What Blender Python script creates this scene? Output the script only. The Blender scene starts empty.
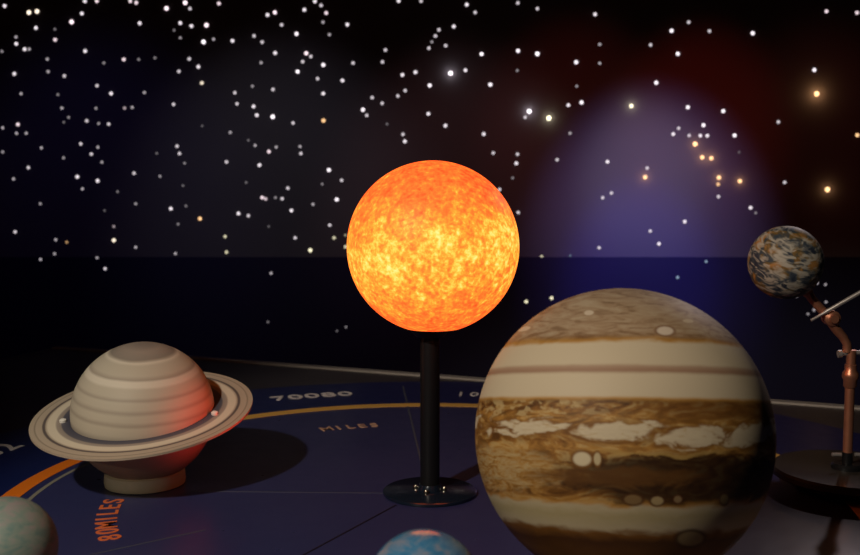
import bpy, bmesh, math, random
from mathutils import Vector, Matrix
random.seed(7)
PI = math.pi
S = bpy.context.scene
C = S.collection
# ------------------------------------------------------------------ camera, world, lights, exposure
F = 1050.0
PITCH = math.radians(5.3)
L = 1.8
CAMZ = 0.305 * L
cam = bpy.data.cameras.new('camera')
cam.sensor_width = 36.0
cam.lens = F / 860 * 36
cam.clip_start = 0.02
co = bpy.data.objects.new('camera', cam)
C.objects.link(co)
co.location = (0, 0, CAMZ)
co.rotation_euler = (PI / 2 - PITCH, 0, 0)
cam.dof.use_dof = True
cam.dof.focus_distance = 1.8
cam.dof.aperture_fstop = 5.6
S.camera = co
S.view_settings.view_transform = 'Standard'
S.view_settings.look = 'None'
S.view_settings.gamma = 1
S.view_settings.exposure = 0
S.view_settings.use_curve_mapping = False
w = bpy.data.worlds.new('world')
S.world = w
w.use_nodes = True
w.node_tree.nodes['Background'].inputs[0].default_value = (0.6, 0.6, 1.0, 1)
w.node_tree.nodes['Background'].inputs[1].default_value = 0.002

def ray(px, py):
    v = Vector(((px - 430) / F, 1.0, (277.5 - py) / F))
    c, s = math.cos(PITCH), math.sin(PITCH)
    return Vector((v.x, v.y * c + v.z * s, -v.y * s + v.z * c))
def at(px, py, Y):
    r = ray(px, py)
    return Vector((0, 0, CAMZ)) + r * (Y / r.y)
def ground(px, py, z=0.0):
    r = ray(px, py)
    return Vector((0, 0, CAMZ)) + r * ((z - CAMZ) / r.z)

WALL_Y = 2.3 * L
BZ = 0.0026          # the models stand on top of the printed layers
def spot(name, loc, target, size, energy, color, blend=1.0, radius=0.05):
    d = bpy.data.lights.new(name, 'SPOT')
    d.spot_size = math.radians(size); d.spot_blend = blend
    d.energy = energy; d.color = color; d.shadow_soft_size = radius
    o = bpy.data.objects.new(name, d); C.objects.link(o)
    o.location = loc
    o.rotation_euler = (Vector(target) - Vector(loc)).to_track_quat('-Z', 'Y').to_euler()
    return o
# planets' key light, warm, from high on the left in front
spot('key_spot', (-1.15, -0.15, 1.75), (0.0, 1.50, 0.12), 48, 150, (1.0, 0.88, 0.70), 0.5, 0.05)
# weak low lamp on the left, reaches under the ring of the ringed planet
spot('low_spot', (-1.6, 0.2, 0.75), tuple(ground(140, 488)), 15, 9, (1.0, 0.9, 0.65), 1.0, 0.03)
# lamp high behind on the right: thin rim light on the globe and the banded planet
spot('rim_spot', (1.7, 3.8, 1.5), (0.42, 1.5, 0.36), 21, 34, (1.0, 0.82, 0.84), 0.9, 0.04)
# added red spot, hidden low behind the banded planet, reddens the ringed planet
spot('added_red_spot', (0.17, 1.60, 0.14), (-0.40, 1.80, 0.13), 17, 9, (1.0, 0.05, 0.03), 1.0, 0.02)
# wall washers
def washer(name, px, py, size, energy, color, blend=1.0, dy=1.5, z=1.75):
    t = at(px, py, WALL_Y)
    spot(name, (t.x, WALL_Y - dy, z), t, size, energy, color, blend, 0.04)
washer('violet_washer', 650, 232, 31, 105, (0.46, 0.34, 0.90), 1.0)
washer('cool_washer', 645, 180, 19, 34, (0.85, 0.8, 0.8), 1.0)
washer('blue_washer', 640, 285, 20, 95, (0.08, 0.09, 1.0), 0.9)
washer('red_washer', 700, 125, 27, 15, (1.0, 0.06, 0.03), 1.0)
washer('red_washer_left', 575, 130, 30, 9, (1.0, 0.09, 0.06), 1.0)
washer('red_washer_right', 820, 150, 34, 5, (1.0, 0.12, 0.10), 1.0)
washer('brown_washer', 460, 205, 38, 11, (1.0, 0.42, 0.45), 1.0)
washer('grey_washer', 280, 225, 44, 13, (0.7, 0.66, 0.85), 1.0)
washer('blue_washer_left', 100, 215, 46, 5, (0.22, 0.2, 1.0), 1.0)

# ------------------------------------------------------------------ helpers
def mat(name, color, rough=0.5, metal=0.0, emis=None, estr=0.0, coat=0.0, spec=0.5):
    m = bpy.data.materials.new(name); m.use_nodes = True
    b = m.node_tree.nodes['Principled BSDF']
    b.inputs['Base Color'].default_value = (*color, 1)
    b.inputs['Roughness'].default_value = rough
    b.inputs['Metallic'].default_value = metal
    b.inputs['Specular IOR Level'].default_value = spec
    b.inputs['Coat Weight'].default_value = coat
    b.inputs['Coat Roughness'].default_value = 0.08
    if emis:
        b.inputs['Emission Color'].default_value = (*emis, 1)
        b.inputs['Emission Strength'].default_value = estr
    return m

class G:
    """tiny expression builder for shader nodes"""
    def __init__(s, m): s.t = m.node_tree; s.b = s.t.nodes['Principled BSDF']
    def n(s, kind): return s.t.nodes.new(kind)
    def plug(s, inp, v):
        if hasattr(v, 'is_output') or isinstance(v, bpy.types.NodeSocket): s.t.links.new(v, inp)
        else: inp.default_value = v
    def m(s, op, a, b=0.0, c=0.0, clamp=False):
        n = s.n('ShaderNodeMath'); n.operation = op; n.use_clamp = clamp
        s.plug(n.inputs[0], a); s.plug(n.inputs[1], b); s.plug(n.inputs[2], c)
        return n.outputs[0]
    def add(s, a, b): return s.m('ADD', a, b)
    def sub(s, a, b): return s.m('SUBTRACT', a, b)
    def mul(s, a, b): return s.m('MULTIPLY', a, b)
    def ss(s, x, a, b):          # smoothstep a..b -> 0..1
        n = s.n('ShaderNodeMapRange'); n.interpolation_type = 'SMOOTHSTEP'
        s.plug(n.inputs['Value'], x); n.inputs['From Min'].default_value = a; n.inputs['From Max'].default_value = b
        return n.outputs[0]
    def mix(s, f, a, b):
        n = s.n('ShaderNodeMix'); n.data_type = 'RGBA'
        s.plug(n.inputs[0], f)
        for i, v in ((6, a), (7, b)):
            if isinstance(v, tuple): v = (*v, 1) if len(v) == 3 else v
            s.plug(n.inputs[i], v)
        return n.outputs[2]
    def xyz(s, scale=1.0):
        tc = s.n('ShaderNodeTexCoord'); vm = s.n('ShaderNodeVectorMath'); vm.operation = 'SCALE'
        s.t.links.new(tc.outputs['Object'], vm.inputs[0]); vm.inputs['Scale'].default_value = scale
        sp = s.n('ShaderNodeSeparateXYZ'); s.t.links.new(vm.outputs[0], sp.inputs[0])
        return vm.outputs[0], sp.outputs[0], sp.outputs[1], sp.outputs[2]
    def stretch(s, vec, sc):
        vm = s.n('ShaderNodeVectorMath'); vm.operation = 'MULTIPLY'
        s.t.links.new(vec, vm.inputs[0]); vm.inputs[1].default_value = sc
        return vm.outputs[0]
    def noise(s, vec, scale, detail=4, dist=0.0, rough=0.5):
        n = s.n('ShaderNodeTexNoise'); s.t.links.new(vec, n.inputs['Vector'])
        n.inputs['Scale'].default_value = scale; n.inputs['Detail'].default_value = detail
        n.inputs['Distortion'].default_value = dist; n.inputs['Roughness'].default_value = rough
        return n.outputs['Fac']
    def ramp(s, f, stops, interp='LINEAR'):
        n = s.n('ShaderNodeValToRGB'); s.plug(n.inputs[0], f)
        cr = n.color_ramp; cr.interpolation = interp
        cr.elements[0].position = stops[0][0]; cr.elements[0].color = (*stops[0][1], 1)
        cr.elements[1].position = stops[-1][0]; cr.elements[1].color = (*stops[-1][1], 1)
        for p, c in stops[1:-1]:
            e = cr.elements.new(p); e.color = (*c, 1)
        return n.outputs[0]
    def blob(s, u, v, u0, v0, au, av, soft=0.6):
        a = s.m('DIVIDE', s.sub(u, u0), au); b = s.m('DIVIDE', s.sub(v, v0), av)
        d = s.add(s.mul(a, a), s.mul(b, b))
        return s.ss(d, 1.0 + soft, 1.0 - soft * 0.8)
    def out(s, name, v): s.plug(s.b.inputs[name], v)
    def bump(s, h, strength=0.3, dist=0.01):
        n = s.n('ShaderNodeBump'); s.plug(n.inputs['Height'], h)
        n.inputs['Strength'].default_value = strength; n.inputs['Distance'].default_value = dist
        s.t.links.new(n.outputs[0], s.b.inputs['Normal'])

def obj(name, bm, m, parent=None, smooth=True):
    me = bpy.data.meshes.new(name)
    bmesh.ops.recalc_face_normals(bm, faces=bm.faces)
    bm.to_mesh(me); bm.free()
    if smooth:
        for p in me.polygons: p.use_smooth = True
        try: me.set_sharp_from_angle(angle=math.radians(40))
        except Exception: pass
    me.materials.append(m)
    o = bpy.data.objects.new(name, me); C.objects.link(o)
    if parent: o.parent = parent
    return o
def thing(name, label, cat, loc=(0, 0, 0), rot=(0, 0, 0), group=None):
    o = bpy.data.objects.new(name, None); C.objects.link(o)
    o.location = loc; o.rotation_euler = rot; o['label'] = label; o['category'] = cat
    o.empty_display_size = 0.05
    if group: o['group'] = group
    return o
def box(bm, x0, x1, y0, y1, z0, z1):
    r = bmesh.ops.create_cube(bm, size=1)
    bmesh.ops.scale(bm, vec=(x1 - x0, y1 - y0, z1 - z0), verts=r['verts'])
    bmesh.ops.translate(bm, vec=((x0 + x1) / 2, (y0 + y1) / 2, (z0 + z1) / 2), verts=r['verts'])
def lathe(bm, prof, seg=64, closed=False, origin=(0, 0, 0)):
    ox, oy, oz = origin
    rings = []
    for r, z in prof:
        if r < 1e-6: rings.append([bm.verts.new((ox, oy, oz + z))])
        else: rings.append([bm.verts.new((ox + r * math.cos(2 * PI * i / seg), oy + r * math.sin(2 * PI * i / seg), oz + z)) for i in range(seg)])
    pairs = list(zip(rings, rings[1:])) + ([(rings[-1], rings[0])] if closed else [])
    for a, b in pairs:
        for i in range(seg):
            j = (i + 1) % seg
            if len(a) == 1 and len(b) == 1: continue
            if len(a) == 1: bm.faces.new((a[0], b[i], b[j]))
            elif len(b) == 1: bm.faces.new((a[i], b[0], a[j]))
            else: bm.faces.new((a[i], b[i], b[j], a[j]))
def tube(bm, pts, rad, seg=14):
    pts = [Vector(p) for p in pts]
    if not isinstance(rad, (list, tuple)): rad = [rad] * len(pts)
    rings = []; up = Vector((0, 1, 0.01))
    for i, p in enumerate(pts):
        t = (pts[min(i + 1, len(pts) - 1)] - pts[max(i - 1, 0)]).normalized()
        a = t.cross(up).normalized(); b = t.cross(a).normalized()
        rings.append([bm.verts.new(p + (a * math.cos(2 * PI * k / seg) + b * math.sin(2 * PI * k / seg)) * rad[i]) for k in range(seg)])
    for a, b in zip(rings, rings[1:]):
        for k in range(seg): bm.faces.new((a[k], a[(k + 1) % seg], b[(k + 1) % seg], b[k]))
    bm.faces.new(rings[0]); bm.faces.new(rings[-1])
def ball(bm, r, seg=96, rings=48, zmin=-1.0):
    """sphere profile, cut flat at zmin*r"""
    a0 = math.asin(max(-1, zmin)) if zmin > -1 else -PI / 2
    prof = [] if zmin <= -1 else [(0, zmin * r)]
    for i in range(rings + 1):
        a = a0 + (PI / 2 - a0) * i / rings
        prof.append((max(0, r * math.cos(a)) if i < rings else 0, r * math.sin(a)))
    if zmin <= -1: prof[0] = (0, -r)
    lathe(bm, prof, seg)
def arc_band(bm, cx, cy, r0, r1, a0, a1, z0, z1, seg=120):
    """flat curved band with thickness; full circle closes"""
    full = abs(a1 - a0) >= 2 * PI - 1e-6
    n = seg if full else seg + 1
    rows = []
    for i in range(n):
        a = a0 + (a1 - a0) * i / seg
        c, s = math.cos(a), math.sin(a)
        rows.append([bm.verts.new((cx + r * c, cy + r * s, z)) for r, z in ((r0, z0), (r1, z0), (r1, z1), (r0, z1))])
    for i in range(seg):
        a, b = rows[i], rows[(i + 1) % n]
        for k in range(4): bm.faces.new((a[k], b[k], b[(k + 1) % 4], a[(k + 1) % 4]))
    if not full: bm.faces.new(rows[0]); bm.faces.new(rows[-1])

# ------------------------------------------------------------------ the setting
def struct(name, bm, m):
    o = obj(name, bm, m, smooth=False); o['kind'] = 'structure'; return o
FZ = -0.85
wall_m = mat('wall_paint', (0.13, 0.12, 0.13), 0.75)
g = G(wall_m); P, x, y, z = g.xyz()
g.out('Base Color', g.mix(g.noise(P, 1.2, 5), (0.10, 0.095, 0.105), (0.16, 0.15, 0.16)))
lowwall_m = mat('lower_wall_paint', (0.018, 0.018, 0.075), 0.6)
g = G(lowwall_m); P, x, y, z = g.xyz()
g.out('Base Color', g.mix(g.noise(P, 1.5, 4), (0.014, 0.012, 0.05), (0.018, 0.015, 0.06)))
dark_m = mat('dark_paint', (0.015, 0.015, 0.02), 0.8)
floor_m = mat('dark_carpet', (0.02, 0.018, 0.022), 0.95)
g = G(floor_m); P, x, y, z = g.xyz()
g.out('Base Color', g.mix(g.noise(P, 90, 3), (0.012, 0.011, 0.014), (0.03, 0.027, 0.03)))
zsplit = at(430, 257, WALL_Y).z
bm = bmesh.new(); box(bm, -4, 4, WALL_Y, WALL_Y + 0.1, zsplit, 2.0); struct('wall_back', bm, wall_m)
bm = bmesh.new(); box(bm, -4, 4, WALL_Y - 0.004, WALL_Y + 0.1, FZ, zsplit); struct('trim_1', bm, lowwall_m)
bm = bmesh.new(); box(bm, -4.1, -4, -3, WALL_Y + 0.1, FZ, 2.0); struct('wall_left', bm, dark_m)
bm = bmesh.new(); box(bm, 4, 4.1, -3, WALL_Y + 0.1, FZ, 2.0); struct('wall_right', bm, dark_m)
bm = bmesh.new(); box(bm, -4.1, 4.1, -3, WALL_Y + 0.1, FZ - 0.1, FZ); struct('floor', bm, floor_m)
bm = bmesh.new(); box(bm, -4.1, 4.1, -3, WALL_Y + 0.1, 2.0, 2.1); struct('ceiling', bm, dark_m)

# ------------------------------------------------------------------ the table with its printed disc
CEN = ground(430, 494)
CX, CY = CEN.x, CEN.y
E1, E2 = ground(190, 357), ground(845, 406)
edir = (E2 - E1).normalized()
ang = math.atan2(edir.y, edir.x)
table = thing('exhibit_table', 'large dark blue table printed with orbit circles, under all the planet models', 'table', (CX, CY, 0), (0, 0, ang))
# local frame: x along the back edge, y towards the wall
R = Matrix.Rotation(-ang, 4, 'Z')
def tl(p): return R @ (Vector(p) - Vector((CX, CY, 0)))
ye = tl(E1).y
brown_m = mat('table_laminate', (0.05, 0.04, 0.045), 0.38, spec=0.4)
g = G(brown_m); P, x, y, z = g.xyz()
g.out('Base Color', g.mix(g.noise(P, 14, 5), (0.035, 0.03, 0.034), (0.06, 0.05, 0.054)))
disc_m = mat('printed_blue_vinyl', (0.012, 0.016, 0.07), 0.33, spec=0.45)
g = G(disc_m); P, x, y, z = g.xyz()
g.out('Base Color', g.mix(g.noise(P, 6, 4), (0.006, 0.013, 0.085), (0.009, 0.017, 0.10)))
g.out('Roughness', g.m('MULTIPLY_ADD', g.noise(P, 30, 3), 0.12, 0.26))
inner_m = mat('printed_violet_vinyl', (0.03, 0.028, 0.06), 0.3, spec=0.5)
g = G(inner_m); P, x, y, z = g.xyz()
g.out('Base Color', g.mix(g.noise(P, 5, 5), (0.025, 0.031, 0.11), (0.035, 0.038, 0.125)))
g.out('Roughness', g.m('MULTIPLY_ADD', g.noise(P, 24, 3), 0.12, 0.24))
bm = bmesh.new(); box(bm, -1.75, 1.5, -1.35, ye - 0.032, -0.03, 0)
obj('tabletop', bm, brown_m, table, False)
bm = bmesh.new(); box(bm, -1.6, 1.35, -1.2, ye - 0.15, FZ, -0.03)
obj('pedestal', bm, dark_m, table, False)
strip_m = mat('brushed_aluminium', (0.48, 0.44, 0.41), 0.5, 0.3)
bm = bmesh.new(); box(bm, -1.75, 1.5, ye - 0.032, ye, -0.03, 0.004)
bmesh.ops.bevel(bm, geom=bm.edges[:], offset=0.0015, segments=2, affect='EDGES')
obj('edge_strip', bm, strip_m, table, False)
R2 = 0.572 * L
R1 = 0.4045 * L
bm = bmesh.new(); lathe(bm, [(0, 0), (R2, 0), (R2, 0.001), (0, 0.001)], 160)
obj('printed_disc', bm, disc_m, table, False)
bm = bmesh.new(); lathe(bm, [(0, 0.001), (R1, 0.001), (R1, 0.0014), (0, 0.0014)], 160)
obj('inner_disc', bm, inner_m, table, False)
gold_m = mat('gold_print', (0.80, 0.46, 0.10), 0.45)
orange_m = mat('orange_ring', (0.85, 0.20, 0.012), 0.45)  # same ring, coloured orange along its left stretch
def az(px, py):
    p = ground(px, py); q = tl(p); return math.atan2(q.y, q.x), math.hypot(q.x, q.y)
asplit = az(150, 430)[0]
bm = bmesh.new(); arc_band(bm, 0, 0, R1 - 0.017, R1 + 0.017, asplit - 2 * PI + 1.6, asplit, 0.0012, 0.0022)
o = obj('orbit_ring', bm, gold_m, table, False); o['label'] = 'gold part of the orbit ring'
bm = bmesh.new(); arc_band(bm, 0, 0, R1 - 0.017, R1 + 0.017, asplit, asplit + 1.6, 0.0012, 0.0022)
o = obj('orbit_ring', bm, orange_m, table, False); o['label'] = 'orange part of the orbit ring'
grey_print = mat('grey_print', (0.24, 0.23, 0.20), 0.5)
bm = bmesh.new(); arc_band(bm, 0, 0, R1 - 0.042, R1 - 0.034, asplit + 0.02, asplit + 1.0, 0.0012, 0.002)
o = obj('orbit_line', bm, grey_print, table, False); o['label'] = 'thin pale line inside the orange ring'
seam_m = mat('panel_seam', (0.07, 0.075, 0.11), 0.5)
seam_d = mat('dark_seam', (0.004, 0.004, 0.008), 0.5)
def seam(p0, p1, m, wd=0.004):
    a, b = tl(ground(*p0)), tl(ground(*p1)); d = (b - a).normalized(); n = Vector((-d.y, d.x, 0)) * wd / 2
    bm = bmesh.new()
    lo = [bm.verts.new((q.x, q.y, 0.0012)) for q in (a + n, b + n, b - n, a - n)]
    hi = [bm.verts.new((q.x, q.y, 0.002)) for q in (a + n, b + n, b - n, a - n)]
    bm.faces.new(hi); bm.faces.new(lo)
    for i in range(4): bm.faces.new((lo[i], lo[(i + 1) % 4], hi[(i + 1) % 4], hi[i]))
    obj('panel_seam', bm, m, table, False)
seam((403, 387), (423, 470), seam_m)
seam((396, 506), (250, 585), seam_d, 0.003)
seam((384, 494), (190, 492), seam_m, 0.002)
seam((205, 531), (90, 556), seam_m, 0.003)

def text_arc(name, s, rad, a_mid, height, m, spacing, label, flip=False, xs=1.0):
    """letters standing on a circle round the disc, each one set by hand; tops point outwards"""
    bm = bmesh.new(); n = len(s)
    for i, ch in enumerate(s):
        if ch == ' ': continue
        cu = bpy.data.curves.new('letter', 'FONT'); cu.body = ch; cu.size = height / 0.7; cu.extrude = 0.0004
        cu.align_x = 'CENTER'; cu.offset = height * 0.018
        to = bpy.data.objects.new('letter', cu); C.objects.link(to)
        dg = bpy.context.evaluated_depsgraph_get()
        me = bpy.data.meshes.new_from_object(to.evaluated_get(dg))
        a = a_mid - (i - (n - 1) / 2) * spacing / rad
        M = Matrix.Translation((rad * math.cos(a), rad * math.sin(a), 0.0018)) @ Matrix.Rotation(a - PI / 2, 4, 'Z') @ Matrix.Diagonal((xs, 1, 1, 1))
        me.transform(M); bm.from_mesh(me)
        bpy.data.objects.remove(to); bpy.data.curves.remove(cu); bpy.data.meshes.remove(me)
    o = obj(name, bm, m, table, False); o['label'] = label
white_print = mat('white_print', (0.85, 0.79, 0.80), 0.5)
tan_print = mat('tan_print', (0.6, 0.38, 0.26), 0.5)
orange_txt = mat('orange_text_print', (0.72, 0.16, 0.05), 0.5)
a, r = az(314, 398); text_arc('lettering', '70080', r, a, 0.048, white_print, 0.042, 'white numbers outside the gold ring', xs=1.15)
a, r = az(471, 396.5); text_arc('lettering', '1008', r, a - 0.028, 0.045, white_print, 0.034, 'white numbers beside the banded planet', xs=0.75)
a, r = az(-8, 458); text_arc('lettering', '7002', r, a, 0.062, white_print, 0.05, 'white numbers at the left edge')
a, r = az(352, 429); text_arc('lettering', 'MILES', r, a, 0.033, tan_print, 0.0265, 'tan word inside the gold ring', xs=0.85)
a, r = az(117, 519); text_arc('lettering', '80MILES', r, a, 0.034, orange_txt, 0.031, 'orange lettering inside the orange ring')

# ------------------------------------------------------------------ sun model
sun = thing('sun_model', 'glowing orange sun ball on a tall black pole with round base', 'lamp', (CX, CY, BZ))
sc = at(433, 247, CY)
SR = 87 / F * (ray(433, 247).length) * CY * 0.99
sun_m = mat('sun_shell', (0.8, 0.25, 0.05), 0.5, spec=0.2)
g = G(sun_m); P, x, y, z = g.xyz(1 / SR)
n1 = g.noise(P, 9.5, 4, 0.25, 0.6)
n2 = g.noise(P, 1.7, 2, 0.2)
n3 = g.noise(P, 22, 2, 0.2)
belt_glow = g.ss(g.m('ABSOLUTE', g.sub(z, -0.1)), 0.85, 0.1)            # brighter middle of the ball painted in as a yellower belt
f = g.add(g.add(g.mul(n1, 0.52), g.mul(n2, 0.28)), g.add(g.mul(belt_glow, 0.15), g.add(g.mul(n3, 0.36), g.m('MULTIPLY', g.blob(x, z, -0.15, -0.1, 0.75, 0.5, 0.9), 0.03))))
col = g.ramp(f, [(0.44, (1.2, 0.07, 0.012)), (0.54, (1.6, 0.14, 0.022)), (0.63, (1.7, 0.22, 0.028)), (0.72, (1.7, 0.40, 0.035)), (0.80, (1.7, 0.70, 0.09)), (0.90, (1.8, 0.95, 0.30))])
g.out('Emission Color', col)
g.b.inputs['Emission Strength'].default_value = 1.0
g.out('Base Color', (0.3, 0.08, 0.02, 1))
bm = bmesh.new(); ball(bm, SR, 128, 64, -0.945)
o = obj('ball', bm, sun_m, sun); o.location = sc - Vector(sun.location)
black_m = mat('black_metal', (0.012, 0.012, 0.014), 0.35, 0.3)
bz = sc.z - SR * 0.945
PRr = 9.6 / F * L * 1.04
bm = bmesh.new(); lathe(bm, [(0, 0.004), (PRr, 0.004), (PRr, bz - 0.001), (0, bz - 0.001)], 40)
o = obj('pole', bm, black_m, sun)
bm = bmesh.new(); lathe(bm, [(0, bz - 0.018), (0.024, bz - 0.018), (0.036, bz - 0.006), (0.036, bz - 0.0005), (0, bz - 0.0005)], 48)
obj('socket', bm, black_m, sun)
base_m = mat('blue_black_gloss', (0.010, 0.018, 0.035), 0.2, 0.2, coat=0.6)
BR = 46 / F * L * 1.045
bm = bmesh.new(); lathe(bm, [(0, 0), (BR, 0), (BR, 0.004), (BR - 0.003, 0.006), (0, 0.006)], 80)
obj('base', bm, base_m, sun)
chrome = mat('worn_chrome', (0.6, 0.55, 0.45), 0.25, 1.0)
bm = bmesh.new(); lathe(bm, [(0, 0.005), (0.022, 0.005), (0.021, 0.010), (PRr + 0.001, 0.016), (0, 0.016)], 40)
obj('collar', bm, base_m, sun)
for i in range(4):
    a = -PI / 2 + 0.0 + i * PI / 2 - 0.25
    bm = bmesh.new(); lathe(bm, [(0, 0.006), (0.0045, 0.006), (0.0045, 0.010), (0.003, 0.0125), (0, 0.013)], 12, origin=(0.026 * math.cos(a), 0.026 * math.sin(a), 0))
    obj('screw', bm, chrome, sun)

# ------------------------------------------------------------------ ball models
def sphere_place(px, py, rpx, zbot):
    """distance at which a ball seen with this centre and radius has its underside at zbot"""
    r = ray(px, py); ln = r.length; r = r / ln
    k = math.sin(math.atan(rpx / F / ln * 1.0)) * 0.985
    d = (CAMZ - zbot) / (-r.z + k)
    return Vector((0, 0, CAMZ)) + r * d, k * d, r

# ringed planet
sp, SAr, sr = sphere_place(143.5, 411.5, 71.0, 0.008)
sat = thing('ringed_planet_model', 'cream ringed planet model tinged red, on a round cream foot', 'planet model', (sp.x, sp.y, BZ))
sat_m = mat('saturn_paint', (0.6, 0.5, 0.38), 0.55, spec=0.25)
g = G(sat_m); P, x, y, z = g.xyz(1 / SAr)
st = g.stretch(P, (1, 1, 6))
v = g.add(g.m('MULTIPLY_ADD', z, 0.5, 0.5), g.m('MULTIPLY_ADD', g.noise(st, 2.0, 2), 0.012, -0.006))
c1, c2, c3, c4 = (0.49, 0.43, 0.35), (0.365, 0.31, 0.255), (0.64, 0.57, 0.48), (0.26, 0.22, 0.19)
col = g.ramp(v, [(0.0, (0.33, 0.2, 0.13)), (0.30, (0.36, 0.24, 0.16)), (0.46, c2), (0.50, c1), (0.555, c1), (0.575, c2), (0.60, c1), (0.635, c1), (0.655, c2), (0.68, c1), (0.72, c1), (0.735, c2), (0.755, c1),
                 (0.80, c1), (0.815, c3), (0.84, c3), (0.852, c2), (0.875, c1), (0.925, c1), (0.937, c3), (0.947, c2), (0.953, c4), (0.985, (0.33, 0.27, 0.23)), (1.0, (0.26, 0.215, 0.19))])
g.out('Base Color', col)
sat_rot = None
tilt_dir = Vector((0, 0, 1))
# axis: leaned towards the viewer and rolled to the right
view = Vector((sr.x, sr.y, 0)).normalized(); right = Vector((view.y, -view.x, 0))
axis = (Vector((0, 0, 1)) - view * math.tan(math.radians(10.0)) + right * math.tan(math.radians(-5.5))).normalized()
q = Vector((0, 0, 1)).rotation_difference(axis)
qb = Vector((0, 0, 1)).rotation_difference((Vector((0, 0, 1)) - view * math.tan(math.radians(8.0)) + right * math.tan(math.radians(0.5))).normalized())
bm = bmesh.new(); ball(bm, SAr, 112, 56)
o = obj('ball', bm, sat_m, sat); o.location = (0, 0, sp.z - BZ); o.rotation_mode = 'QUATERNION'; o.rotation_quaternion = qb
ring_m = mat('saturn_ring_paint', (0.5, 0.42, 0.33), 0.5, spec=0.3)
g = G(ring_m); P, x, y, z = g.xyz(1 / SAr)
rad = g.m('SQRT', g.add(g.mul(x, x), g.mul(y, y)))
f = g.m('DIVIDE', g.sub(rad, 1.0), 0.6)
k1, k2, k3 = (0.45, 0.365, 0.285), (0.70, 0.61, 0.49), (0.13, 0.105, 0.10)
col = g.ramp(f, [(0.0, (0.06, 0.06, 0.09)), (0.185, (0.10, 0.095, 0.12)), (0.215, (0.30, 0.25, 0.22)), (0.30, (0.36, 0.3, 0.26)), (0.34, k2), (0.50, k2), (0.545, k1), (0.57, k3), (0.61, k3), (0.635, k1), (0.76, (0.48, 0.39, 0.31)), (0.79, (0.27, 0.22, 0.17)), (0.82, k1), (0.96, k1), (1.0, (0.28, 0.23, 0.18))])
g.out('Base Color', col)
bm = bmesh.new(); arc_band(bm, 0, 0, SAr * 1.004, SAr * 1.55, 0, 2 * PI, -0.002, 0.002, 128)
o = obj('ring', bm, ring_m, sat); o.location = (0, 0, sp.z - BZ); o.rotation_mode = 'QUATERNION'; o.rotation_quaternion = q
pin_m = mat('white_plastic', (0.75, 0.72, 0.68), 0.35)
for sx, (px, py) in enumerate(((64, 436), (216, 419))):
    # pins on the inner ring
    d = (at(px, py, sp.y - 0.03) - sp); loc = q.inverted() @ d; loc.z = 0; loc = loc.normalized() * SAr * 1.10
    bm = bmesh.new(); lathe(bm, [(0, 0.0015), (0.006, 0.0015), (0.006, 0.006), (0.003, 0.008), (0, 0.008)], 16)
    o2 = obj('ring_pin', bm, pin_m, sat); o2.rotation_mode = 'QUATERNION'; o2.rotation_quaternion = q
    o2.location = Vector((0, 0, sp.z - BZ)) + q @ loc
foot_m = mat('cream_plastic', (0.70, 0.60, 0.42), 0.45)
fr = 39 / F * (sp.y / ray(142, 485).y) * 1.0
bm = bmesh.new()
lathe(bm, [(fr - 0.012, 0), (fr, 0), (fr + 0.001, 0.006), (fr, 0.022), (fr - 0.006, 0.027), (fr - 0.014, 0.024), (fr - 0.016, 0.012)], 80, closed=True)
obj('foot', bm, foot_m, sat)

# banded planet
jp, JR, jr = sphere_place(622, 435, 150.5, 0.03)
jup = thing('banded_planet_model', 'huge planet model with brown and cream cloud bands, right of the sun', 'planet model', (jp.x, jp.y, BZ))
jup_m = mat('jupiter_paint', (0.5, 0.4, 0.3), 0.6, spec=0.3)
g = G(jup_m); P, x, y, z = g.xyz(1 / JR)
st = g.stretch(P, (1.0, 1.0, 4.0))
wn = g.noise(g.stretch(P, (1, 1, 2.2)), 4.5, 5, 0.8)
wv = g.sub(wn, 0.5)
fine = g.noise(g.stretch(P, (1, 1, 5)), 7, 7, 1.5, 0.65)
swirl = g.noise(g.stretch(P, (1, 1, 3.2)), 3.2, 8, 2.2, 0.6)
# warp weaker in the calm cream zones
zc = g.ss(z, 0.25, 0.17); zt = g.ss(z, 0.55, 0.61)
turb = g.m('MULTIPLY_ADD', g.add(zc, zt), 0.085, 0.012)
v = g.add(z, g.mul(wv, turb))
v01 = g.m('MULTIPLY_ADD', v, 0.5, 0.5)
cream, cream2 = (0.56, 0.46, 0.33), (0.46, 0.38, 0.25)
tan, red, gold, brown, dark = (0.33, 0.215, 0.13), (0.30, 0.17, 0.11), (0.42, 0.21, 0.045), (0.17, 0.07, 0.013), (0.06, 0.021, 0.005)
base = g.ramp(v01, [(0.0, dark), (0.10, brown), (0.19, dark), (0.215, brown), (0.232, cream2), (0.27, (0.38, 0.31, 0.17)), (0.295, cream2), (0.307, gold), (0.325, brown), (0.36, dark), (0.43, dark), (0.452, brown), (0.468, gold),
                    (0.485, brown), (0.53, brown), (0.560, gold), (0.58, brown), (0.604, dark), (0.616, gold), (0.623, cream), (0.690, cream), (0.700, red), (0.713, (0.38, 0.25, 0.17)), (0.722, cream),
                    (0.786, cream), (0.795, gold), (0.812, brown), (0.830, tan), (0.93, (0.37, 0.27, 0.18)), (1.0, (0.28, 0.2, 0.14))])
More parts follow.
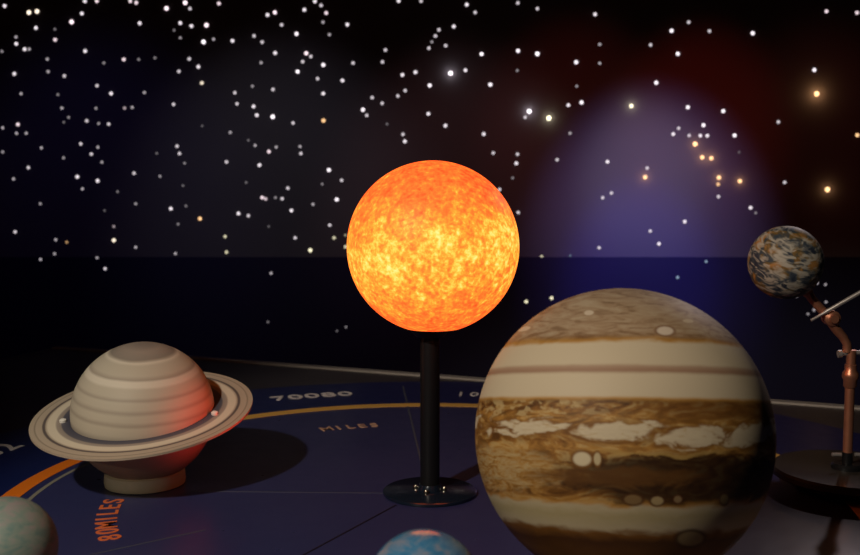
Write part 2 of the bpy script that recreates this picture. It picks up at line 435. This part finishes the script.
# turbulence: streaks of gold and brown in the belts
belt = g.m('MULTIPLY', g.ss(z, 0.235, 0.19), g.ss(z, -0.42, -0.34), clamp=True)
stre = g.ramp(swirl, [(0.34, dark), (0.43, brown), (0.49, (0.30, 0.13, 0.03)), (0.54, gold), (0.60, (0.58, 0.40, 0.17)), (0.72, (0.3, 0.15, 0.04))])
base = g.mix(g.mul(belt, 0.62), base, stre)
cap = g.ss(z, 0.585, 0.64)
capc = g.ramp(g.noise(g.stretch(P, (1, 1, 4.5)), 5.5, 7, 1.2, 0.6), [(0.36, (0.17, 0.095, 0.05)), (0.47, tan), (0.56, (0.40, 0.29, 0.19)), (0.66, (0.46, 0.36, 0.25))])
base = g.mix(g.mul(cap, 0.7), base, capc)
ub = g.mul(g.ss(z, 0.24, 0.20), g.ss(z, 0.09, 0.13))
sq = g.ss(g.noise(g.stretch(P, (1, 1, 2.2)), 11, 3, 1.0), 0.52, 0.60)
base = g.mix(g.mul(g.mul(ub, g.ss(x, 0.15, -0.35)), g.mul(sq, 0.7)), base, (0.50, 0.36, 0.17))
base = g.mix(g.mul(g.mul(ub, g.ss(x, -0.1, 0.5)), 0.7), base, g.mix(fine, (0.05, 0.016, 0.003), (0.22, 0.09, 0.02)))
# calm golden swirl on the lower left, darker sea to the right
lw = g.noise(g.stretch(P, (1, 1, 1.6)), 5.0, 6, 0.6, 0.6)
wx = g.add(x, g.mul(g.sub(lw, 0.5), 0.50)); wz = g.add(z, g.add(g.mul(g.sub(swirl, 0.5), 0.10), g.mul(g.sub(wn, 0.5), 0.12)))
lsw = g.blob(wx, wz, -0.72, -0.22, 0.34, 0.13, 0.8)
base = g.mix(g.mul(lsw, 0.75), base, g.ramp(fine, [(0.35, brown), (0.47, gold), (0.58, (0.50, 0.38, 0.2)), (0.7, gold)]))
sea = g.blob(wx, wz, 0.45, -0.235, 0.80, 0.14, 0.5)
base = g.mix(g.mul(sea, 0.9), base, (0.022, 0.008, 0.003))
nrm = g.blob(wx, wz, -0.1, -0.23, 0.5, 0.05, 0.9)
base = g.mix(g.mul(nrm, 0.5), base, (0.16, 0.065, 0.014))
# cream cloud lobes along the equator
for u0, v0, au, av in ((-0.97, 0.07, 0.07, 0.035), (-0.60, 0.055, 0.23, 0.042), (-0.04, 0.04, 0.23, 0.055), (0.42, 0.01, 0.17, 0.06), (0.78, 0.03, 0.14, 0.065), (0.96, 0.07, 0.05, 0.05)):
    sk = g.add(wx, g.mul(g.sub(z, v0), -0.8))
    base = g.mix(g.mul(g.blob(sk, wz, u0, v0, au * 1.25, av * 1.45, 0.4), 0.55), base, brown)
    base = g.mix(g.mul(g.blob(sk, wz, u0, v0, au, av, 0.35), 0.96), base, g.ramp(fine, [(0.33, (0.45, 0.30, 0.13)), (0.44, cream), (0.7, (0.62, 0.52, 0.36))]))
# golden sash under the lobes
sa = g.sub(wz, g.m('MULTIPLY_ADD', g.mul(g.sub(x, 0.25), g.sub(x, 0.25)), 0.22, -0.10))
sash = g.mul(g.ss(g.m('ABSOLUTE', sa), 0.022, 0.006), g.ss(g.m('ABSOLUTE', g.sub(x, 0.25)), 0.42, 0.30))
base = g.mix(g.mul(sash, 0.75), base, (0.42, 0.26, 0.08))
# ovals
def oval(base, u0, v0, au, av, c_in, c_rim):
    if c_rim: base = g.mix(g.blob(x, z, u0, v0, au * 1.3, av * 1.35, 0.5), base, c_rim)
    return g.mix(g.blob(x, z, u0, v0, au, av, 0.45), base, c_in)
for a_ in ((-0.235, -0.128, 0.052, 0.04, (0.60, 0.50, 0.34), brown), (-0.145, -0.125, 0.020, 0.036, (0.5, 0.4, 0.24), brown),
           (0.27, 0.655, 0.05, 0.028, (0.62, 0.5, 0.4), (0.2, 0.1, 0.05)), (-0.64, 0.70, 0.05, 0.018, (0.62, 0.48, 0.34), tan), (-0.20, 0.78, 0.03, 0.018, (0.58, 0.47, 0.36), tan), (0.42, 0.73, 0.035, 0.014, (0.52, 0.4, 0.27), tan),
           (0.06, -0.36, 0.05, 0.028, (0.20, 0.12, 0.05), (0.07, 0.025, 0.006)), (0.20, -0.365, 0.035, 0.025, (0.36, 0.26, 0.13), (0.06, 0.02, 0.006)), (0.32, -0.355, 0.022, 0.02, (0.25, 0.16, 0.08), (0.09, 0.03, 0.01)),
           (0.60, -0.36, 0.025, 0.03, (0.18, 0.12, 0.05), (0.06, 0.02, 0.008)), (0.40, -0.60, 0.075, 0.045, (0.24, 0.18, 0.09), (0.05, 0.02, 0.008))):
    base = oval(base, *a_)
g.out('Base Color', base)
bm = bmesh.new(); ball(bm, JR, 160, 96)
o = obj('ball', bm, jup_m, jup)
# axis nearly square to the viewing ray, rolled a little
yaw = math.atan2(-jr.x, jr.y)
vd = Vector((jr.x, jr.y, jr.z)).normalized()
ax = (Vector((0, 0, 1)) - vd * vd.z).normalized()
ax = (ax - vd * math.tan(math.radians(1.0))).normalized()
rt = vd.cross(ax).normalized()
ax = (ax - rt * math.tan(math.radians(1.6))).normalized(); rt = (-(ax.cross(vd))).normalized(); fy = ax.cross(rt).normalized()
M = Matrix((rt, fy, ax)).transposed()
o.rotation_mode = 'QUATERNION'; o.rotation_quaternion = M.to_quaternion(); o.location = (0, 0, jp.z - BZ)
def cradle(parent, rad, cz, r):
    """ring foot whose top rim touches the ball"""
    rim = math.sin(math.acos(min(1, r / rad))) * rad
    top = cz - rim
    bm = bmesh.new(); lathe(bm, [(r - 0.006, 0), (r + 0.006, 0), (r + 0.004, top * 0.6), (r + 0.002, top), (r - 0.002, top), (r - 0.006, top * 0.5)], 64, closed=True)
    return obj('foot', bm, black_m, parent)
cradle(jup, JR, jp.z - BZ, 0.085)

# globe paint for the small foreground balls
def small_planet(px, py, rpx, name, label, c_lo, c_mid, c_hi, rough, seed, coat=0.6):
    p, r, dr = sphere_place(px, py, rpx, 0.022)
    t = thing(name, label, 'planet model', (p.x, p.y, BZ))
    m = mat(name + '_paint', c_mid, rough, coat=coat)
    g = G(m); P, x, y, z = g.xyz(1 / r)
    n = g.noise(g.stretch(P, (1, 1, 1.8)), 2.2 + seed, 5, 0.6)
    g.out('Base Color', g.ramp(n, [(0.36, c_lo), (0.5, c_mid), (0.64, c_hi)]))
    g.b.inputs['Coat Roughness'].default_value = 0.12
    bm = bmesh.new(); ball(bm, r, 80, 40)
    o = obj('ball', bm, m, t); o.location = (0, 0, p.z - BZ)
    cradle(t, r, p.z - BZ, 0.03)
small_planet(424, 588, 59, 'blue_planet_model', 'small glossy blue planet model in front of the sun, pink glint on top', (0.02, 0.15, 0.36), (0.07, 0.22, 0.40), (0.24, 0.27, 0.36), 0.25, 0.3)
small_planet(5, 548, 51.5, 'pale_planet_model', 'small pale grey green planet model at the left edge', (0.13, 0.21, 0.20), (0.20, 0.25, 0.22), (0.27, 0.24, 0.24), 0.6, 1.1, 0.0)

# ------------------------------------------------------------------ earth globe on its crank stand
gp = ground(848, 489)
GY = gp.y
stand = thing('earth_globe_model', 'earth globe on a bent copper arm and pole with round black base', 'globe', (gp.x, gp.y, BZ))
def sl(px, py, dy=0.0): return at(px, py, GY + dy) - Vector((gp.x, gp.y, BZ))
mm = GY / F * 1.04   # metres per pixel there
ebase_m = mat('black_lacquer', (0.03, 0.026, 0.022), 0.4, 0.0, coat=0.2)
bt = sl(848, 468).z
bR = 73 * mm
bm = bmesh.new(); lathe(bm, [(0, bt - 0.016), (bR - 0.006, bt - 0.016), (bR, bt - 0.012), (bR, bt - 0.004), (bR - 0.004, bt), (0, bt)], 96)
obj('base', bm, ebase_m, stand)
bm = bmesh.new(); lathe(bm, [(0, 0.0), (bR * 0.62, 0.0), (bR * 0.66, 0.004), (bR * 0.66, bt - 0.016), (0, bt - 0.016)], 80)
obj('drum', bm, black_m, stand)
for a in (200, 240, 275):
    a = math.radians(a)
    bm = bmesh.new(); lathe(bm, [(0, 0), (0.004, 0), (0.004, 0.006), (0, 0.007)], 12)
    o = obj('screw', bm, chrome, stand)
    o.location = (bR * 0.66 * math.cos(a), bR * 0.66 * math.sin(a), bt * 0.42); o.rotation_euler = (0, PI / 2, a)
copper = mat('copper', (0.62, 0.25, 0.15), 0.38, 0.75)
g = G(copper); P, x, y, z = g.xyz()
g.out('Base Color', g.mix(g.noise(P, 60, 4), (0.45, 0.17, 0.10), (0.72, 0.32, 0.2)))
steel = mat('steel', (0.62, 0.56, 0.54), 0.35, 0.7)
px0 = sl(847, 466)
p_top = sl(847, 350)
bm = bmesh.new(); tube(bm, [(px0.x, 0, bt), (px0.x, 0, p_top.z)], 4.6 * mm, 24); obj('pole', bm, copper, stand)
bm = bmesh.new()
zz = sl(847, 377).z
lathe(bm, [(4.6 * mm, zz - 11 * mm), (6.2 * mm, zz - 9 * mm), (6.4 * mm, zz - 3 * mm), (8 * mm, zz), (7.6 * mm, zz + 4 * mm), (5.6 * mm, zz + 7 * mm), (5.6 * mm, zz + 12 * mm), (4.6 * mm, zz + 13 * mm)], 32, closed=True, origin=(px0.x, 0, 0))
obj('collar', bm, copper, stand)
# cross pin and bottom pin
for (xa, ya, xb, yb, rr) in ((838, 354, 868, 352, 2.2),):
    a, b = sl(xa, ya, -0.0), sl(xb, yb, -0.0)
    bm = bmesh.new(); tube(bm, [a, a.lerp(b, 0.12), a.lerp(b, 0.14), b], [rr * 1.7 * mm, rr * 1.7 * mm, rr * mm, rr * mm], 14); obj('cross_pin', bm, steel, stand)
bm = bmesh.new(); lathe(bm, [(0, bt), (15 * mm, bt), (15 * mm, bt + 3 * mm), (13 * mm, bt + 5 * mm), (5 * mm, bt + 5 * mm), (5 * mm, bt + 16 * mm), (0, bt + 16 * mm)], 40, origin=(px0.x, 0, 0))
obj('hub', bm, black_m, stand)
for sx in (836, 859):
    p = sl(sx, 448)
    bm = bmesh.new(); tube(bm, [(p.x - 4.5 * mm, -0.004, bt + 14 * mm), (p.x + 4.5 * mm, -0.004, bt + 14 * mm)], 1.9 * mm, 12); obj('wing_nut', bm, steel, stand)
# bent arm from the pole up to the globe
gc = sl(785.5, 262.5)
gr = 35.3 * mm
pts = [sl(847, 352), sl(847, 344), sl(843, 337), sl(836, 329), sl(829, 319), sl(820, 308), sl(812, 299), sl(806, 290)]
bm = bmesh.new(); tube(bm, pts, [4.4 * mm, 4.2 * mm, 4.2 * mm, 4.6 * mm, 4.8 * mm, 4.2 * mm, 4.0 * mm, 4.6 * mm], 18); obj('arm', bm, copper, stand)
j = sl(831, 318)
bm = bmesh.new(); tube(bm, [(j.x, j.y + 0.016, j.z), (j.x, j.y + 0.010, j.z), (j.x, j.y - 0.012, j.z), (j.x, j.y - 0.014, j.z), (j.x, j.y - 0.018, j.z)], [6.5 * mm, 7.5 * mm, 7.5 * mm, 4 * mm, 4 * mm], 20)
# tube() needs an up vector off the axis, so this joint is a lathe laid down instead
bm.free(); bm = bmesh.new()
lathe(bm, [(0, -0.014), (7 * mm, -0.014), (7.6 * mm, -0.010), (7.6 * mm, 0.010), (4.5 * mm, 0.013), (4.0 * mm, 0.018), (0, 0.018)], 28)
o = obj('joint', bm, copper, stand); o.location = j; o.rotation_euler = (PI / 2, 0, 0)
a, b = sl(811, 320.5, -0.012), sl(905, 267, -0.012)
bm = bmesh.new(); tube(bm, [a, a.lerp(b, 0.14), a.lerp(b, 0.16), b], [1.5 * mm, 1.5 * mm, 2.2 * mm, 2.2 * mm], 12); obj('rod', bm, steel, stand)
earth_m = mat('globe_paint', (0.3, 0.3, 0.3), 0.6, spec=0.3)
g = G(earth_m); P, x, y, z = g.xyz(1 / gr)
# cloud streaks run from lower left to upper right and are wavy
rot = g.n('ShaderNodeMapping'); g.t.links.new(P, rot.inputs[0]); rot.inputs['Rotation'].default_value = (0.2, math.radians(12), 0.3); rot.inputs['Scale'].default_value = (1, 1, 2.8)
cl = g.noise(rot.outputs[0], 2.7, 3, 1.1, 0.45)
land = g.noise(P, 2.1, 4, 0.4)
under = g.ramp(land, [(0.40, (0.02, 0.028, 0.05)), (0.50, (0.05, 0.065, 0.085)), (0.56, (0.14, 0.09, 0.03)), (0.66, (0.42, 0.20, 0.06))])
cloud = g.ss(cl, 0.42, 0.66)
g.out('Base Color', g.mix(cloud, under, g.mix(g.noise(P, 6, 3), (0.36, 0.32, 0.27), (0.50, 0.46, 0.40))))
bm = bmesh.new(); ball(bm, gr, 80, 40)
o = obj('globe', bm, earth_m, stand); o.location = gc; o.rotation_euler = (math.radians(14), math.radians(-16), 1.3)
bm = bmesh.new(); d = (sl(808, 293) - gc).normalized()
tube(bm, [gc + d * gr * 0.985, gc + d * gr * 1.09], [5.5 * mm, 5 * mm], 16); obj('socket', bm, copper, stand)

# ------------------------------------------------------------------ star lights on the wall
tiles = {
 (0, 0, 3.7): "17,22,2 107,46,3,w 137,42,3,w 133,103,2 59,137,1 60,162,2 91,182,2 108,182,1 7,190,.7 53,273,2 78,347,1 66,460,2,p 10,473,1 61,493,1 97,493,1 153,547,1 203,108,.5 204,147,2,p 265,81,2.8,p 303,50,2 314,4,2 358,4,2,p 315,189,2 175,219,1 178,265,1 238,281,1.5 384,233,.7 458,220,2,p 513,220,.6 573,214,.6 359,317,1.5 411,346,2 214,350,.6 229,400,1.2 355,401,.8 461,400,1.2,p 489,397,1.2 254,434,.7 236,452,.4 321,447,1.5 365,457,.8 402,459,1.5 299,532,1.3 362,545,1 534,342,1 517,86,2 482,4,2,p 504,10,2,p 616,31,3,p 685,10,3,p 703,32,1.5 810,13,2,p 667,85,2 708,96,2 764,93,3,p 644,112,.5 667,140,.8 753,155,3 790,145,1 700,218,1.5 734,247,2.2 662,264,1.7 747,307,2,w 642,386,1.7 655,541,1.5 748,466,.3",
 (210, 0, 3.7): "36,14,1.5,p 388,5,2 411,20,1.5 349,36,2 430,48,2,p 240,46,2.5,p 213,55,2.2 418,82,1 265,92,1.7 508,91,2 320,125,2.5 442,128,1 698,3,2 781,4,1.5 13,146,1 83,151,2 163,133,1.7 193,156,1.3 241,196,2 356,197,2.3,p 373,209,1.5 343,228,1.7 419,240,2.3 189,232,1 324,265,2.5 398,291,1.3 490,298,1.8 529,233,1.7 649,185,1.3 638,229,1.6 760,267,2.2 712,277,2 157,319,.8 233,331,1.5 92,343,1.7 419,346,1.8 100,384,1.7 161,394,1.8 173,426,2 232,432,3 307,455,1.7 420,446,2.5,o 722,335,1.5 695,355,1.5 600,361,1.5 637,382,1.6 566,406,2.3 580,427,1.5 655,459,.4 75,490,1 142,519,.4 167,538,1 245,544,1 333,542,1 714,497,1.7 721,523,2.1",
 (420, 0, 3.7): "8,4,1 173,17,2.2 204,46,1.7 362,11,1.5 434,32,1.5 648,53,2.2 125,98,2.2 70,110,1.5 57,133,1.7 44,155,.8 33,178,1.5 95,169,1.5 228,200,2.3 363,188,2.5 434,199,2.8 665,164,1.2 665,234,1.2 113,271,3.3 168,260,2 360,261,.7 578,230,2.7 36,316,2.3 260,313,2.4 580,319,.8 549,389,2.2 598,379,2.4 404,412,3.5 389,434,1.3 477,437,4,y 782,392,3,y 31,421,2 94,465,2 236,496,1.8 555,493,1.2",
 (640, 0, 3.7): "180,82,1.5 117,114,2.5 257,115,1.7 39,166,1.5 417,123,2.7 690,42,1.8,p 803,47,2,p 140,199,2.5 645,259,2.3 654,347,5,o 60,306,2.3 177,397,2.3 308,411,2.4 512,451,1.7 804,500,2.5,o 235,463,2.4 143,475,1.3 123,496,1.8 182,501,1.4 223,502,1.8 249,502,1.8 350,501,2.5 204,533,3.6,o",
 (0, 140, 3.7): "10,44,.8 153,31,.8 299,14,1.3 361,27,1.2 338,52,1.5 235,66,.8 105,102,1.3 377,82,.9 50,144,1 286,136,1.8 361,151,1.8 305,181,1.2 149,236,.8 496,123,1.7 580,49,.4 655,22,1.5 664,50,1.7 683,86,.6 592,134,.8 435,191,.5 502,236,.8 677,169,.4 632,254,2 688,244,.5 659,311,.6 740,291,2.3,o 387,261,.3 421,320,.8,p 56,340,1.4 421,371,2.7,w 206,369,1 247,378,1.2,o 502,397,1.1 202,421,.9 150,442,1 359,436,.9 389,476,1.4 649,420,1",
 (210, 140, 3.7): "61,81,1.3 183,93,1.8 218,43,2,p 333,25,1 336,50,1.7 166,20,1 245,28,1 134,157,.4 288,178,1.4 193,213,2.2,p 206,218,1.7,p 242,213,.7 267,217,1.4 440,111,2.4 487,149,1.6 415,163,.6 469,220,2.7 301,261,2 381,238,1.2 105,272,2.1 142,280,1.5 443,315,1.5 459,362,1.7,y 315,362,1.4 371,408,2.5,y 56,357,1.5,y 61,415,1.6,y 226,493,1.2 722,7,1.7 217,320,.3 501,395,1.3,y 501,352,.7,y",
 (460, 90, 2.523): "60,111,2 84,159,1.3 145,162,1.3 142,185,1.9 133,222,.6 100,251,1.7 147,309,1.5 245,176,1.5 372,181,1.8 472,197,1.3 467,220,3,o 382,260,1.7 360,272,1.7 480,356,1.6 502,388,1.8 351,398,1.3 206,421,1.7,y 278,418,.4,b 167,534,1.9,y 231,525,2.2,y 549,473,1,b",
 (640, 90, 2.523): "157,170,3.2,o 180,172,3.2,o 199,221,3.2,o 197,238,1.8,o 252,230,2.8,o 198,269,1.3 279,297,1.8 292,310,.6 113,332,1.8 365,233,1.5 473,251,3.8,o 167,433,.9,b 250,157,.3 447,487,1 468,491,.8 395,520,.9",
 (0, 0, 1.0): "826,302,.8 814,310,.9 808,314,.7 268,322,.4 346,327,.5 337,331,.3",
}
stars = []
for (x0, y0, k), s in tiles.items():
    for it in s.split():
        q_ = it.split(',')
        X, Yp, b = x0 + float(q_[0]) / k, y0 + float(q_[1]) / k, float(q_[2])
        c = q_[3] if len(q_) > 3 else 'n'
        if any(math.hypot(X - s_[0], Yp - s_[1]) < 2.6 for s_ in stars): continue
        stars.append((X, Yp, b, c))
cols = {'n': (1.0, 0.90, 0.96), 'w': (1.0, 0.85, 0.66), 'p': (1.0, 0.80, 0.86), 'o': (1.0, 0.58, 0.27), 'y': (1.0, 0.92, 0.62), 'b': (0.55, 0.8, 1.0)}
cname = {'n': 'white', 'w': 'cream', 'p': 'pinkish', 'o': 'orange', 'y': 'yellowish', 'b': 'bluish'}
smat, smesh = {}, {}
def star_mesh(b, c):
    key = (round(b * 2) / 2 if b >= 1 else round(b, 1), c)
    if key in smesh: return smesh[key]
    bb = key[0]
    strength = 0.02 + 0.38 * min(bb, 4) ** 1.3
    m = mat('star_glow_%s_%d' % (cname[c].replace(' ', '_'), round(bb * 10)), (0.1, 0.1, 0.1), 0.5, emis=cols[c], estr=strength)
    r = 0.0046 + 0.0012 * min(bb, 4)
    bm = bmesh.new(); lathe(bm, [(0, -r * 0.2), (r, -r * 0.2), (r, 0), (r * 0.87, r * 0.3), (r * 0.5, r * 0.52), (0, r * 0.6)], 12)
    bmesh.ops.rotate(bm, verts=bm.verts, cent=(0, 0, 0), matrix=Matrix.Rotation(PI / 2, 3, 'X'))
    o = obj('star_light', bm, m); me = o.data; bpy.data.objects.remove(o)
    m.cycles.emission_sampling = 'NONE' if bb < 3.2 else 'AUTO'
    smesh[key] = me; return me
rows = [(0, 22, 'at photo top'), (22, 50, 'just under photo top'), (50, 85, 'in upper band'), (85, 122, 'in second band'), (122, 160, "level with sun's top"), (160, 205, 'level with upper sun'), (205, 257, 'level with middle sun'), (257, 400, 'on dark lower wall')]
colz = [(-5, 70, 'by left edge'), (70, 140, 'above ringed planet'), (140, 215, "above ringed planet's right"), (215, 300, 'between ringed planet and sun'), (300, 366, "near sun's left edge"), (366, 440, 'over the sun'), (440, 520, "over sun's right half"), (520, 590, "over banded planet's left"),
        (590, 665, "over banded planet's middle"), (665, 740, "over banded planet's right"), (740, 870, 'around the globe side')]
cells = {}
for s_ in stars:
    ri = next(i for i, r_ in enumerate(rows) if r_[0] - 1 <= s_[1] < r_[1]); ci = next(i for i, r_ in enumerate(colz) if r_[0] <= s_[0] < r_[1])
    cells.setdefault((ri, ci), []).append(s_)
ords = ['leftmost', 'second from left', 'third from left', 'fourth from left', 'fifth from left', 'sixth from left', 'seventh from left', 'eighth from left', 'ninth from left', 'tenth from left', 'eleventh from left']
ZW = Vector((0, 0, 0))
for (ri, ci), lst in sorted(cells.items()):
    lst.sort()
    for i, (X, Yp, b, c) in enumerate(lst):
        size = 'tiny' if b < 0.9 else 'small' if b < 2.0 else 'bright' if b < 3.4 else 'glowing'
        p = at(X, Yp, WALL_Y)
        yw = WALL_Y - (0.004 if p.z < zsplit else 0)
        p = at(X, Yp, yw)
        o = bpy.data.objects.new('star_light', star_mesh(b, c)); C.objects.link(o)
        o.location = (p.x, yw, p.z)
        place = ords[i] if len(lst) > 1 else 'only one'
        o['label'] = '%s %s star, %s %s, %s' % (size, cname[c], place, rows[ri][2], colz[ci][2])
        o['category'] = 'star light'; o['group'] = 'star lights on the wall'
        if b >= 2.7 and c in 'oy' or b >= 3.3:
            dd = 0.028 if b > 4.5 else 0.013 + 0.0018 * b
            ld = bpy.data.lights.new('star_lamp', 'POINT'); ld.energy = (85 if b > 4.5 else 55) * dd * dd; ld.color = cols[c] if c != 'o' else (1.0, 0.5, 0.2); ld.shadow_soft_size = 0.002
            lo = bpy.data.objects.new('star_lamp', ld); C.objects.link(lo); lo.parent = o; lo.location = (0, -dd, 0)
